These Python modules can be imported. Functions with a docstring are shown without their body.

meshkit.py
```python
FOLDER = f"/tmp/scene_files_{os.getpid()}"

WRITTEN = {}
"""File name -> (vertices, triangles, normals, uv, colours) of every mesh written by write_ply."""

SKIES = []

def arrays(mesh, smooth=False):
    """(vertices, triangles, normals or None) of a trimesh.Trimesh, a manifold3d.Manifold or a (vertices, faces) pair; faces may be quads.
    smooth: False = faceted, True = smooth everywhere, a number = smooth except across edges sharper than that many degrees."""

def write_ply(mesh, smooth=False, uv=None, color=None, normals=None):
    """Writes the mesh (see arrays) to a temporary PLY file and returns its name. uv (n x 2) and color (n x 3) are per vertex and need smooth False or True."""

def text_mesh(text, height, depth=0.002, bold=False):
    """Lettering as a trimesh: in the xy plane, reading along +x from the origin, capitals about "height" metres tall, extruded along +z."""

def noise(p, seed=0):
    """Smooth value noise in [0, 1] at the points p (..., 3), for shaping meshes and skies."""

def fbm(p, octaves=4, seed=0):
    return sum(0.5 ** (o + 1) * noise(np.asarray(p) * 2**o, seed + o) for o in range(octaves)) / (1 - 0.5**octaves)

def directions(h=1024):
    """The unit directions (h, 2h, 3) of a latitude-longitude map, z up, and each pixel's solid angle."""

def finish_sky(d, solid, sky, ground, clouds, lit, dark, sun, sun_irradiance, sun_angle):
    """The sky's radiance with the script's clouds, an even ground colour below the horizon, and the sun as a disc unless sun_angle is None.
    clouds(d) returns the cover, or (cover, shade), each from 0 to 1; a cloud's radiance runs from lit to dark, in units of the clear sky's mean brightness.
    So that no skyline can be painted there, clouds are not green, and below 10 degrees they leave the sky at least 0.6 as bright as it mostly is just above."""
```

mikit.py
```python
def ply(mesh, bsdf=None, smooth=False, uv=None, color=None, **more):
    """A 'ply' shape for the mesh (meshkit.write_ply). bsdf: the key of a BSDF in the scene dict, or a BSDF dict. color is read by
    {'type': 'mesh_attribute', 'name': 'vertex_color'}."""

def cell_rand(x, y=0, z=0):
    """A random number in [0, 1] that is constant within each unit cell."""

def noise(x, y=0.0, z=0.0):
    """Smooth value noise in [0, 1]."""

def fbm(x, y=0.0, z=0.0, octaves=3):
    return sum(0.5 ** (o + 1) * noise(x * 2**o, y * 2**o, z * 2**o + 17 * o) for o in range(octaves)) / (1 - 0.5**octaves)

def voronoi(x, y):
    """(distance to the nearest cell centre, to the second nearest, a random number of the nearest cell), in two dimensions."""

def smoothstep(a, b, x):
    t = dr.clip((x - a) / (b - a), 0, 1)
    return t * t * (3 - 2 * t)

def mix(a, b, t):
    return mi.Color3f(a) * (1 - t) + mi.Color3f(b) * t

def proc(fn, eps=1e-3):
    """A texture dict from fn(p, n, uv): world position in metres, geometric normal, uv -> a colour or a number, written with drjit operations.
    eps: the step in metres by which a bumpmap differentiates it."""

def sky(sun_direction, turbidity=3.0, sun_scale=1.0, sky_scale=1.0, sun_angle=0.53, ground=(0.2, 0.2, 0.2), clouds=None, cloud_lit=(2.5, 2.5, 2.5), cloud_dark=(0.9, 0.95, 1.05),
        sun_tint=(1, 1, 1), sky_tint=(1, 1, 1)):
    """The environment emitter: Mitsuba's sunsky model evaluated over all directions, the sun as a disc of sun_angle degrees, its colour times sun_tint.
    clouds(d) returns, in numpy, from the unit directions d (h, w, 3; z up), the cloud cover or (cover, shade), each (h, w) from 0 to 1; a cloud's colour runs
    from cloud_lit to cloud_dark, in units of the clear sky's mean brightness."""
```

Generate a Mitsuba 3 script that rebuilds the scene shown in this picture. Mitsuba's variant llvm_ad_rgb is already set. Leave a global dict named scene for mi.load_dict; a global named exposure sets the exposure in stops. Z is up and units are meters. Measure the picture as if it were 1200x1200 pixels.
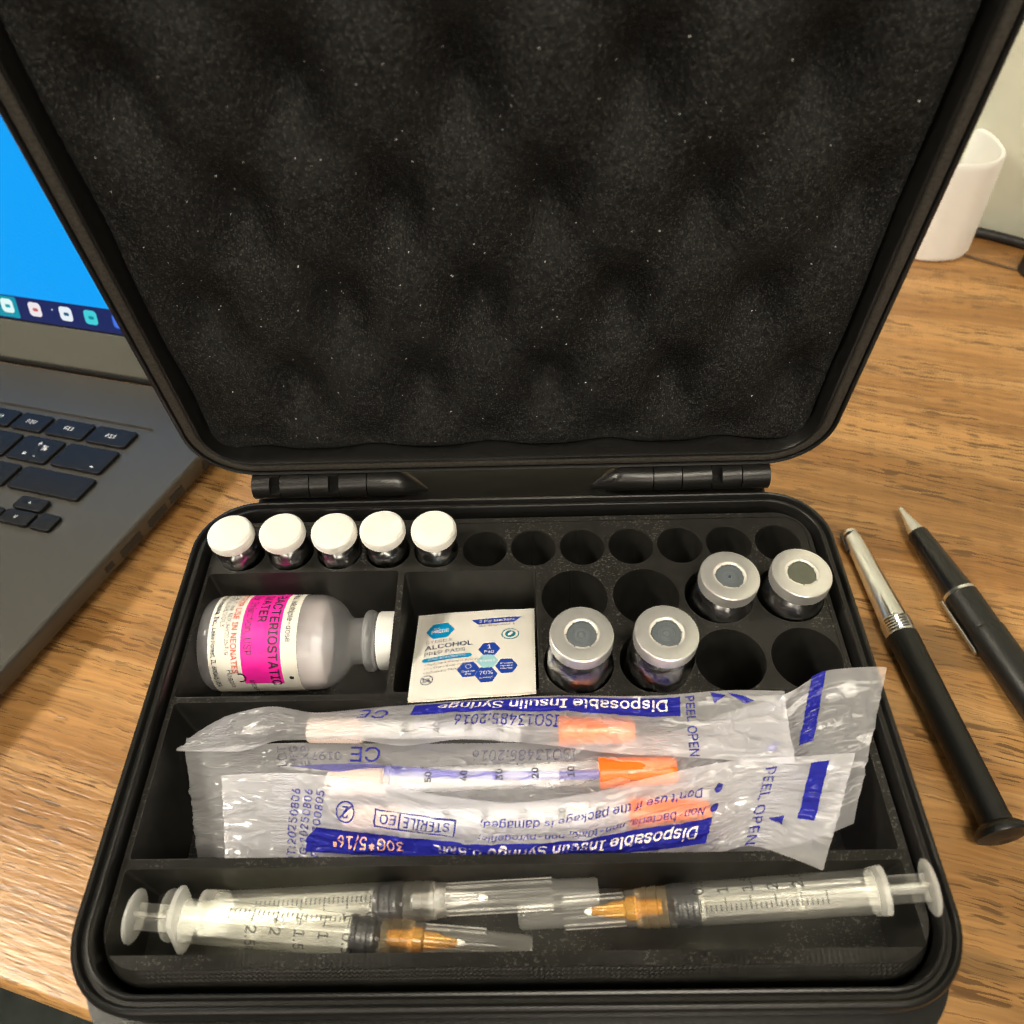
import math, random
import numpy as np, trimesh, mitsuba as mi, drjit as dr, mikit, meshkit
import manifold3d as m3
from shapely.geometry import Polygon, Point, box as sbox
from shapely import affinity
from mikit import noise, fbm, cell_rand, smoothstep, mix, voronoi
T = mi.ScalarTransform4f
random.seed(7); rng = np.random.default_rng(7)
scene, labels = {}, {}
MM = 0.001
# ------------------------------------------------------------------ camera (phone held above the open case, looking down into it)
CP = np.array([0.00598, -0.19710, 0.23016]); CF = np.array([-0.01778, 0.63410, -0.77305]); CD = np.array([-0.02105, -0.77324, -0.63377])
scene['camera'] = {'type': 'thinlens', 'fov': 65.66, 'fov_axis': 'x', 'aperture_radius': 0.0010, 'focus_distance': 0.285, 'near_clip': 0.01, 'far_clip': 50.0,
                   'to_world': T().look_at(origin=CP.tolist(), target=(CP + CF).tolist(), up=(-CD).tolist())}
exposure = 0.0
# ------------------------------------------------------------------ light: room lamps out of frame, two of them added for glass glints, dim warm room light all round
WARM = np.array([1.0, 0.90, 0.73])
def lamp(key, pos, target, r, power):
    scene[key] = {'type': 'disk', 'to_world': T().look_at(origin=list(pos), target=list(target), up=[0, 0.3, 1]) @ T().scale(r),
                  'emitter': {'type': 'area', 'radiance': {'type': 'rgb', 'value': (WARM * power).tolist()}}}
lamp('ceiling_lamp', (-0.86, -0.10, 0.92), (0, -0.05, 0), 0.12, 96)
lamp('ceiling_lamp_001', (0.18, -0.62, 1.15), (0, -0.05, 0), 0.24, 22)
lamp('desk_lamp', (0.85, 0.22, 0.36), (0.1, -0.1, -0.05), 0.09, 50)
lamp('added_glint_lamp', (0.42, -2.1, 1.05), (0, 0, 0), 0.33, 8.5)  # this lamp and the next are added to put glints on the vials
lamp('added_glint_lamp_001', (-0.75, -2.0, 1.15), (0, 0, 0), 0.33, 7)
scene['room_light'] = {'type': 'constant', 'radiance': {'type': 'rgb', 'value': [0.055, 0.049, 0.040]}}
for k, l in (('ceiling_lamp', 'round ceiling lamp up and to the left, out of the picture'), ('ceiling_lamp_001', 'round ceiling lamp above the front of the desk'), ('added_glint_lamp', 'unseen round lamp added behind the camera, right, for glints on the glass'), ('added_glint_lamp_001', 'unseen round lamp added behind the camera, left, for glints on the glass'), ('desk_lamp', 'small low lamp shining from the right of the desk')):
    labels[k] = {'label': l, 'category': 'lamp'}

# ------------------------------------------------------------------ materials
def rgb(*c): return {'type': 'rgb', 'value': list(c)}
def prin(name, col, rough=0.5, **k):
    scene[name] = {'type': 'twosided', 'b': {'type': 'principled', 'base_color': rgb(*col) if isinstance(col, tuple) else col, 'roughness': rough, **k}}
    return name
def bumped(name, col, rough, fn, scale, eps=1e-4, **k):
    scene[name] = {'type': 'twosided', 'b': {'type': 'bumpmap', 'arbitrary': mikit.proc(fn, eps), 'scale': scale,
                   'bsdf': {'type': 'principled', 'base_color': rgb(*col) if isinstance(col, tuple) else col, 'roughness': rough, **k}}}
    return name
def thin(name, col, spec_trans, diff_trans, rough, **k):
    scene[name] = {'type': 'principledthin', 'base_color': rgb(*col), 'roughness': rough, 'spec_trans': spec_trans, 'diff_trans': diff_trans, 'eta': 1.5, **k}
    return name
E_ = (math.cos(math.radians(-16.5)), math.sin(math.radians(-16.5)))     # along the desk's front edge
F_ = (-E_[1], E_[0])                                                     # from the front edge to the wall
def wood(p, n, uv):
    s = p.x * E_[0] + p.y * E_[1]; t = p.x * F_[0] + p.y * F_[1] + p.z * 0.7
    t = t + 0.006 * (fbm(s * 9, t * 14, 3.0) - 0.5) + 0.0012 * (noise(s * 60, t * 80) - 0.5) + 0.0006 * (noise(s * 260, t * 200) - 0.5)
    broad = fbm(s * 3.2, t * 42, 1.0); band = fbm(s * 7, t * 210, 5.0); fine = fbm(s * 30, t * 1300, 9.0)
    c = mix((0.29, 0.165, 0.068), (0.46, 0.295, 0.14), smoothstep(0.25, 0.75, broad))
    c = c * 1.12
    c = mix(c, (0.56, 0.39, 0.21), 0.55 * smoothstep(0.5, 0.8, band))
    c = mi.Color3f(0.88, 0.74, 0.575) * c * (0.70 + 0.55 * fine)
    pore = smoothstep(0.66, 0.80, noise(s * 100, t * 1250, 2.0)) * smoothstep(0.40, 0.62, fbm(s * 12, t * 80, 4.0))
    pore2 = smoothstep(0.72, 0.84, noise(s * 120, t * 2200, 7.0))
    c = mix(c, (0.105, 0.052, 0.02), 0.8 * pore); c = mix(c, (0.16, 0.085, 0.035), 0.6 * pore2)
    stain = smoothstep(0.66, 0.80, fbm(s * 16 + 3, t * 38, 11.0))
    return mix(c, (0.11, 0.065, 0.03), 0.55 * stain)
def wood_h(p, n, uv):
    s = p.x * E_[0] + p.y * E_[1]; t = p.x * F_[0] + p.y * F_[1]
    return noise(s * 100, t * 900, 2.0) + 0.6 * noise(s * 220, t * 1700, 7.0)
bumped('mat_wood', mikit.proc(wood), 0.31, wood_h, 0.00007, specular=0.45)
bumped('mat_case', (0.0075, 0.0072, 0.0068), 0.34, lambda p, n, uv: noise(p.x * 2600, p.y * 2600, p.z * 2600), 0.00002, specular=0.5)
prin('mat_case_gloss', (0.013, 0.0125, 0.012), 0.24, specular=0.5)
def pla_h(p, n, uv):
    up = smoothstep(0.6, 0.9, dr.abs(n.z))
    layers = dr.sin(p.z * (2 * math.pi / 0.0004))
    a = dr.abs(2 * ((p.x + p.y) * 900 - dr.floor((p.x + p.y) * 900)) - 1)
    zz = dr.abs(2 * (p.x * 700 - dr.floor(p.x * 700)) - 1)
    row = dr.sin((p.y + zz * 0.0005 + 0.0003 * noise(p.x * 90, 0.0)) * (2 * math.pi / 0.00085))
    front = smoothstep(-0.1525, -0.1535, p.y) + smoothstep(-0.0795, -0.0800, p.y) * smoothstep(-0.0818, -0.0813, p.y) + smoothstep(-0.1295, -0.130, p.y) * smoothstep(-0.1328, -0.1323, p.y)
    return up * (dr.select(front > 0.5, 1.5 * row * (0.4 + noise(p.x * 60, p.y * 200)), 0.4 * a) + 0.5 * noise(p.x * 1800, p.y * 1800)) + (1 - up) * layers * 0.10
def pla_c(p, n, uv):
    w = fbm(p.x * 240, p.y * 240, p.z * 90)
    scuff = smoothstep(0.60, 0.78, fbm(p.x * 1500, p.y * 2100, 4.0)) * smoothstep(0.42, 0.62, fbm(p.x * 70, p.y * 70, 8.0)) * smoothstep(0.8, 0.95, n.z)
    return mix(mix((0.011, 0.0107, 0.0095), (0.022, 0.0213, 0.019), w), (0.11, 0.106, 0.094), 0.6 * scuff)
bumped('mat_pla', mikit.proc(pla_c), 0.42, pla_h, 0.00012, 6e-5, specular=0.3)
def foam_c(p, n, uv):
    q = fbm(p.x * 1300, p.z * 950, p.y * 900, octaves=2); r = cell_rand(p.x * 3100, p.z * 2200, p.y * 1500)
    return mi.Color3f(0.78, 0.77, 0.72) * (0.0034 + 0.021 * q * q + 0.055 * dr.power(r, 9))  # rare bright cells paint the sparkle of the foam grain into its colour
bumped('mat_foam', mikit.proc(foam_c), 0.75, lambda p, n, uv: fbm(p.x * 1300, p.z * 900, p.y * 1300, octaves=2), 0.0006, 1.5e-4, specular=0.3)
prin('mat_gasket', mikit.proc(lambda p, n, uv: mix((0.020, 0.018, 0.015), (0.055, 0.048, 0.038), fbm(p.x * 1400, p.y * 1400, p.z * 1400, octaves=2))), 0.8)
prin('mat_white_plastic', (0.84, 0.82, 0.76), 0.42, specular=0.4)
scene['mat_alu'] = {'type': 'twosided', 'b': {'type': 'principled', 'base_color': rgb(0.90, 0.89, 0.86), 'roughness': 0.34, 'metallic': 0.78}}
prin('mat_alu_torn', (0.93, 0.90, 0.84), 0.5, metallic=0.5)
def rings_c(p, n, uv): return mix((0.07, 0.085, 0.095), (0.14, 0.16, 0.17), noise(uv.x * 26, 0.0, 0.0))
prin('mat_stopper', mikit.proc(rings_c), 0.55); prin('mat_stopper_olive', (0.09, 0.095, 0.07), 0.55)
prin('mat_stopper_dot', (0.02, 0.03, 0.07), 0.5)
scene['mat_glass'] = {'type': 'blendbsdf', 'weight': 0.20, 'a': {'type': 'dielectric', 'int_ior': 1.7, 'ext_ior': 1.0},
                      'b': {'type': 'twosided', 'x': {'type': 'roughconductor', 'alpha': 0.08, 'specular_reflectance': rgb(0.9, 0.9, 0.9)}}}

def veil(name, w, col, spec_trans, diff_trans, rough, ior=1.5):
    scene[name] = {'type': 'blendbsdf', 'weight': w, 'a': {'type': 'thindielectric', 'int_ior': ior}, 'b': {'type': 'principledthin', 'base_color': rgb(*col), 'roughness': rough, 'spec_trans': spec_trans, 'diff_trans': diff_trans, 'eta': 1.5}}
    return name
veil('mat_bottle', 0.18, (0.92, 0.93, 0.95), 0.3, 0.8, 0.2); thin('mat_amber', (0.72, 0.38, 0.04), 0.45, 0.7, 0.2); veil('mat_amber_pale', 0.13, (0.90, 0.80, 0.62), 0.3, 0.8, 0.15)
def film_h(p, n, uv): return fbm(p.x * 300, p.y * 130, p.z * 130) + 0.4 * noise(p.x * 900, p.y * 400, 2.0)
veil('mat_film', 0.37, (0.95, 0.95, 0.97), 0.40, 0.9, 0.08, 1.8)
veil('mat_pp', 0.07, (0.96, 0.96, 0.94), 0.45, 0.9, 0.14); veil('mat_pp_clear', 0.10, (0.97, 0.97, 0.96), 0.4, 0.9, 0.12); veil('mat_pp_milky', 0.62, (0.92, 0.92, 0.90), 0.3, 0.9, 0.15); veil('mat_pp_rod', 0.085, (0.86, 0.86, 0.84), 0.3, 0.8, 0.15)
prin('mat_blue_ink', (0.018, 0.020, 0.27), 0.4); thin('mat_blue_band', (0.035, 0.04, 0.48), 0.30, 0.55, 0.2); thin('mat_blue_band_pale', (0.32, 0.32, 0.75), 0.45, 0.8, 0.2)
prin('mat_ink_grey', (0.12, 0.12, 0.17), 0.5); prin('mat_white_ink', (0.86, 0.80, 0.80), 0.5); prin('mat_peach_ink', (0.9, 0.50, 0.38), 0.5)
prin('mat_peach', (0.82, 0.68, 0.61), 0.4); prin('mat_orange', (0.95, 0.17, 0.012), 0.35, specular=0.5)
prin('mat_black_ink', (0.02, 0.02, 0.022), 0.5); prin('mat_black_rubber', (0.018, 0.018, 0.02), 0.38)
prin('mat_paper', mikit.proc(lambda p, n, uv: mix((0.84, 0.82, 0.75), (0.89, 0.87, 0.80), fbm(p.x * 160, p.y * 160, 1.0))), 0.55)
prin('mat_label', (0.83, 0.80, 0.71), 0.45); prin('mat_label_back', (0.26, 0.225, 0.20), 0.6)
prin('mat_magenta', (0.86, 0.018, 0.36), 0.42); prin('mat_red_ink', (0.55, 0.06, 0.03), 0.5)
prin('mat_pad_blue', (0.012, 0.055, 0.36), 0.45); prin('mat_pad_cyan', (0.0, 0.26, 0.55), 0.45); prin('mat_pad_pale', (0.36, 0.66, 0.73), 0.45); prin('mat_pad_teal', (0.01, 0.17, 0.25), 0.45)
prin('mat_pad_navy', (0.04, 0.05, 0.11), 0.5); prin('mat_pad_grey', (0.22, 0.22, 0.23), 0.5)
bumped('mat_laptop', (0.082, 0.078, 0.070), 0.42, lambda p, n, uv: noise(p.x * 3000, p.y * 3000, p.z * 3000), 0.00001, metallic=0.55)
prin('mat_chin', (0.14, 0.14, 0.12), 0.5, metallic=0.3); prin('mat_key', (0.005, 0.005, 0.006), 0.4, specular=0.3); prin('mat_key_legend', (0.72, 0.72, 0.70), 0.5); prin('mat_port', (0.012, 0.011, 0.010), 0.6)
scene['mat_steel'] = {'type': 'twosided', 'b': {'type': 'principled', 'base_color': rgb(0.80, 0.81, 0.82), 'roughness': 0.16, 'metallic': 1.0}}
bumped('mat_pen_soft', (0.006, 0.0066, 0.0066), 0.42, lambda p, n, uv: noise(p.x * 1800, p.y * 1800, p.z * 1800), 0.00003, specular=0.5)
prin('mat_pen_gloss', (0.004, 0.004, 0.005), 0.2, specular=0.6)
prin('mat_cup', (0.80, 0.80, 0.77), 0.35, specular=0.4)
bumped('mat_wall', (0.60, 0.61, 0.50), 0.8, lambda p, n, uv: fbm(p.x * 260, p.z * 260, p.y * 260), 0.0004, 4e-4)
prin('mat_cable', (0.012, 0.012, 0.013), 0.5)
def floor_c(p, n, uv):
    a = fbm(p.x * 40, p.y * 40, 1.0); w = smoothstep(0.52, 0.56, noise(p.x * 3.1 + 5.2, p.y * 3.1 + 0.4, 3.0))
    return mix(mix((0.018, 0.024, 0.022), (0.045, 0.055, 0.05), a), (0.42, 0.43, 0.40), w)
prin('mat_floor', mikit.proc(floor_c), 0.9)

# ------------------------------------------------------------------ mesh helpers, all in millimetres
def cat(ms): return trimesh.util.concatenate(ms)
def tm(m):
    if isinstance(m, m3.Manifold):
        q = m.to_mesh(); return trimesh.Trimesh(q.vert_properties[:, :3], q.tri_verts, process=False)
    return m
def put(key, mesh, mat, smooth=35, M=None, **k):
    base, i = key, 0
    while key in scene: i += 1; key = f'{base}_{i:03d}'
    mesh = tm(mesh).copy()
    if M is not None: mesh.apply_transform(M)
    mesh.apply_scale(MM)
    scene[key] = mikit.ply(mesh, mat, smooth=smooth, **k); return key
def key_for(base):
    used = {k.split('__')[0] for k in list(scene) + list(labels)}; key, i = base, 0
    while key in used: i += 1; key = f'{base}_{i:03d}'
    return key
def thing(base, label, cat_, group=None):
    k = key_for(base); labels[k] = {'label': label, 'category': cat_}
    if group: labels[k]['group'] = group
    return k
def tr(x, y, z): return trimesh.transformations.translation_matrix([x, y, z])
def rot(deg, ax): return trimesh.transformations.rotation_matrix(math.radians(deg), ax)
def frame(o, x, y, z):
    M = np.eye(4); M[:3, 0], M[:3, 1], M[:3, 2], M[:3, 3] = x, y, z, o; return M
def ring(x0, x1, y0, y1, r, z, n=10):
    r = max(min(r, (x1 - x0) / 2 - .01, (y1 - y0) / 2 - .01), 0.05); out = []
    for cx, cy, a0 in ((x1 - r, y1 - r, 0), (x0 + r, y1 - r, 90), (x0 + r, y0 + r, 180), (x1 - r, y0 + r, 270)):
        for a in np.radians(a0 + np.linspace(0, 90, n)): out.append((cx + r * math.cos(a), cy + r * math.sin(a), z))
    return np.array(out)
def loft(rings, cap0=False, cap1=False):
    n = len(rings[0]); V = [np.asarray(r, float) for r in rings]; Fs = []
    i = np.arange(n); j = (i + 1) % n
    for k in range(len(rings) - 1):
        a, b = k * n, (k + 1) * n
        Fs += [np.stack([a + i, a + j, b + j], 1), np.stack([a + i, b + j, b + i], 1)]
    nv = n * len(rings)
    for c, k, flip in ((cap0, 0, True), (cap1, len(rings) - 1, False)):
        if c:
            V.append(V[k].mean(0)[None]); a = k * n
            f = np.stack([a + i, a + j, np.full(n, nv)], 1); Fs.append(f[:, ::-1] if flip else f); nv += 1
    return trimesh.Trimesh(np.vstack(V), np.vstack(Fs), process=False)
def lathe(pts, n=48, close=False):
    """Profile (r, h) turned about z; h runs upwards."""
    a = np.arange(n) * 2 * math.pi / n
    rs = [np.stack([max(r, 1e-3) * np.cos(a), max(r, 1e-3) * np.sin(a), np.full(n, float(h))], 1) for r, h in pts]
    if close: rs.append(rs[0])
    return loft(rs)
def box(x0, x1, y0, y1, z0, z1):
    b = trimesh.creation.box([x1 - x0, y1 - y0, z1 - z0]); b.apply_translation([(x0 + x1) / 2, (y0 + y1) / 2, (z0 + z1) / 2]); return b
def wobble(m, amp, seed):
    v = np.array(m.vertices); a = np.arctan2(v[:, 1], v[:, 0]); k = 1 + amp * (meshkit.noise(np.stack([3.2 * np.cos(a) + 9, 3.2 * np.sin(a) + 9, v[:, 2] * .45], -1), seed) - .5) * (np.hypot(v[:, 0], v[:, 1]) > 3)
    v[:, :2] *= k[:, None]; return trimesh.Trimesh(v, m.faces, process=False)
def rbox(x0, x1, y0, y1, z0, z1, r=1.0, e=0.4, n=5):
    return loft([ring(x0 + e, x1 - e, y0 + e, y1 - e, r - e, z0, n), ring(x0, x1, y0, y1, r, z0 + e, n), ring(x0, x1, y0, y1, r, z1 - e, n),
                 ring(x0 + .3 * e, x1 - .3 * e, y0 + .3 * e, y1 - .3 * e, r, z1 - .3 * e, n), ring(x0 + e, x1 - e, y0 + e, y1 - e, r - e, z1, n)], True, True)
def mbox(x0, x1, y0, y1, z0, z1): return m3.Manifold.cube([x1 - x0, y1 - y0, z1 - z0]).translate([x0, y0, z0])
def tube(pts, r, n=10):
    p = np.asarray(pts, float); t = np.gradient(p, axis=0); t /= np.linalg.norm(t, axis=1)[:, None]
    a = np.cross(t, [0, 0, 1.0]); a /= np.linalg.norm(a, axis=1)[:, None] + 1e-9; b = np.cross(a, t)
    an = np.arange(n) * 2 * math.pi / n
    return loft([c + r * (np.cos(an)[:, None] * u + np.sin(an)[:, None] * v) for c, u, v in zip(p, a, b)], True, True)
def spline(pts, n=60):
    from scipy.interpolate import CubicSpline
    p = np.asarray(pts, float); return CubicSpline(np.linspace(0, 1, len(p)), p)(np.linspace(0, 1, n))
_T = {}
def text2(s, h, bold=False, width=None, center=True, fine=0.0):
    """Flat lettering (x, y), capitals h tall, centred on the origin in x and y."""
    if (s, bold) not in _T:
        m = meshkit.text_mesh(s, 10.0, 1.0, bold); m.merge_vertices()
        f = m.faces[m.face_normals[:, 2] > 0.9]; _T[s, bold] = (np.array(m.vertices), f)
    v, f = _T[s, bold]; m = trimesh.Trimesh(v, f, process=False); m.remove_unreferenced_vertices()
    v = np.array(m.vertices); v[:, 2] = 0; v *= h / 10
    if width: v[:, 0] *= width / (v[:, 0].max() - v[:, 0].min())
    if center: v[:, 0] -= (v[:, 0].max() + v[:, 0].min()) / 2; v[:, 1] -= h / 2
    f = np.array(m.faces)
    if fine: v, f = trimesh.remesh.subdivide_to_size(v, f, fine, max_iter=12)
    return trimesh.Trimesh(v, f, process=False)
def poly2(pg, fine=0.0):
    v, f = trimesh.creation.triangulate_polygon(pg, engine='earcut'); v = np.hstack([v, np.zeros((len(v), 1))])
    if fine: v, f = trimesh.remesh.subdivide_to_size(v, f, fine, max_iter=12)
    return trimesh.Trimesh(v, f, process=False)
def at(m, x=0, y=0, deg=0):
    m = m.copy(); m.apply_transform(tr(x, y, 0) @ rot(deg, [0, 0, 1])); return m
def ringp(r, w, n=32): return Point(0, 0).buffer(r, quad_segs=n // 4).difference(Point(0, 0).buffer(r - w, quad_segs=n // 4))

# ------------------------------------------------------------------ setting: desk, wall, floor
ZT = -64.0
ang = math.atan2(E_[1], E_[0]); P0 = np.array([-154.0, -156.5])
MD = frame([P0[0], P0[1], ZT], [E_[0], E_[1], 0], [F_[0], F_[1], 0], [0, 0, 1])
DX0, DX1, DY1 = -700, 900, 540
dk = thing('wooden_desk', 'brown oak desk with open grain and a rounded front edge, under the black case', 'desk')
put(dk + '__top', loft([ring(DX0 + o, DX1 - o, o, DY1 - o, 6, z, 4) for o, z in ((2, -27), (0, -25), (0, -4), (.5, -2), (1.6, -.6), (3.4, 0))], True, True), 'mat_wood', 50, MD)
for lx in (DX0 + 60, DX1 - 60):
    for ly in (60, DY1 - 60): put(dk + '__leg', rbox(lx - 25, lx + 25, ly - 25, ly + 25, -700, -27.2, 4, 1), 'mat_wood', 30, MD)
def struct(key, mesh, mat, M=None, **k): labels[put(key, mesh, mat, 30, M, **k)] = {'kind': 'structure'}
struct('wall', box(DX0 - 600, DX1 + 600, DY1 + 3, DY1 + 60, -705, 1400), 'mat_wall', MD)
struct('floor', box(DX0 - 700, DX1 + 700, -1600, DY1 + 3, -720, -705), 'mat_floor', MD)

# ------------------------------------------------------------------ hard case
W, D = 235.0, 168.6
cs = thing('hard_case', 'black plastic hard case standing open, egg-crate foam in its raised lid', 'case')
def R(o, z, rr=22.0, n=12, ob=None): return ring(-W / 2 + o, W / 2 - o, -D + o, -o, rr - o, z, n)
base_prof = [(9, -63.6), (6.5, -61), (4.6, -22), (4.2, -13), (3.6, -10.6), (1.2, -9.4), (0.2, -8.4), (0, -7.2), (0, -1.6), (.3, -.8), (.8, -.25), (1.4, -.05), (1.9, -.3), (2.2, -1.1), (2.5, -2.0),
             (3.5, -2.1), (3.8, -1.3), (4.1, -.8), (4.6, -.65), (5.0, -1.0), (5.2, -2.0), (5.4, -4), (6.2, -59.5)]
put(cs + '__base', loft([R(o, z) for o, z in base_prof], True, True), 'mat_case', 40)
def crescent(o, z0, z1, o2):
    p = ring(-W / 2 + 1.0 + o, W / 2 - 1.0 - o, -D - 8 + o, -40, 25, 0, 14)[:, :2]; q_ = ring(-W / 2 + o2, W / 2 - o2, -D + o2, 10, 20, 0, 14)[:, :2]
    return Polygon(p).difference(Polygon(q_)).difference(sbox(-200, -D + 26, 200, 60))
FRM = [m3.Manifold.extrude(m3.CrossSection([np.array(g.exterior.coords)[:-1][::1 if g.exterior.is_ccw else -1]]), z1 - z0).translate([0, 0, z0]) for o, z0, z1 in ((0, -58, -12.4), (.5, -60, -11.6), (1.3, -61.5, -11.0)) for g in [crescent(o, z0, z1, 2.0)]]
put(cs + '__front_wall', m3.Manifold.batch_boolean(FRM, m3.OpType.Add), 'mat_case', 40)
# front latches
for sx in (-1, 1):
    m = m3.Manifold.batch_boolean([mbox(sx * 68 - 28, sx * 68 + 28, -D - 12.5, -D - 5, -44, -11.5), mbox(sx * 68 - 24, sx * 68 + 24, -D - 14, -D - 9.6, -30, -10), mbox(sx * 68 - 28.1, sx * 68 - 24.5, -D - 10.5, -D - 7, -16, -11)], m3.OpType.Subtract)
    put(cs + '__latch', m, 'mat_case', 30)
# hinge
th = math.radians(86.02); LH = np.array([0, 5.5, 7.45]); UP = np.array([0, -math.cos(th), math.sin(th)]); BK = np.array([0, math.sin(th), math.cos(th)])
for sx in (-1, 1):
    hn = put(cs + '__hinge', box(sx * 65 - 33, sx * 65 + 33, 1.5, 4.2, -11, -3.5), 'mat_case', 30)
    ax = np.array([[-33, 4.0], [-23, 4.0], [-22.4, 4.0], [-13.4, 4.0], [-12.8, 4.0], [-3.5, 4.0], [-2.9, 4.0], [6, 4.0], [6.6, 4.0], [16, 4.0]])
    HM = tr(sx * 65, 5.2, 2.9) @ np.diag([-sx if sx > 0 else 1, 1, 1, 1])
    if sx > 0: HM = tr(65, 5.2, 2.9) @ rot(180, [0, 0, 1])
    for q, (a0, a1) in enumerate(((-33, -22.6), (-22.2, -11.4), (-11.0, -.2), (.2, 10.6))):
        kn = lathe([(0.01, a0), (4.6, a0), (5.2, a0 + .5), (5.2, a1 - .5), (4.6, a1), (0.01, a1)], 32); kn.apply_transform(rot(90, [0, 1, 0]))
        kn = m3.Manifold(m3.Mesh(np.asarray(kn.vertices, np.float32), np.asarray(kn.faces, np.uint32)))
        if kn.is_empty(): kn = m3.Manifold.cylinder(a1 - a0, 5.2, 5.2, 32).rotate([0, 90, 0]).translate([a0, 0, 0])
        s = 1 if q % 2 else -1
        if q < 3: kn = kn - mbox(a1 - 3.6, a1 + 1, *((-6, -.6) if s < 0 else (.2, 6)), .4, 6)
        put(hn + '__knuckle', kn, 'mat_case', 40, HM)
    fair = loft([np.stack([np.full(24, x), r * np.cos(np.linspace(0, 2 * math.pi, 24, endpoint=False)), -5.2 + r + r * np.sin(np.linspace(0, 2 * math.pi, 24, endpoint=False))], 1) for x, r in ((11, 5.2), (22, 5.2), (26, 4.2), (30, 2.4), (33, .8))], True, True)
    put(hn + '__fairing', fair, 'mat_case', 40, HM)
put(cs + '__gap_shade_strip', box(-97, 97, 1.2, 25, -14, -9), 'mat_case', 30)  # black strip added for the shade in the gap under the lid
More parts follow.
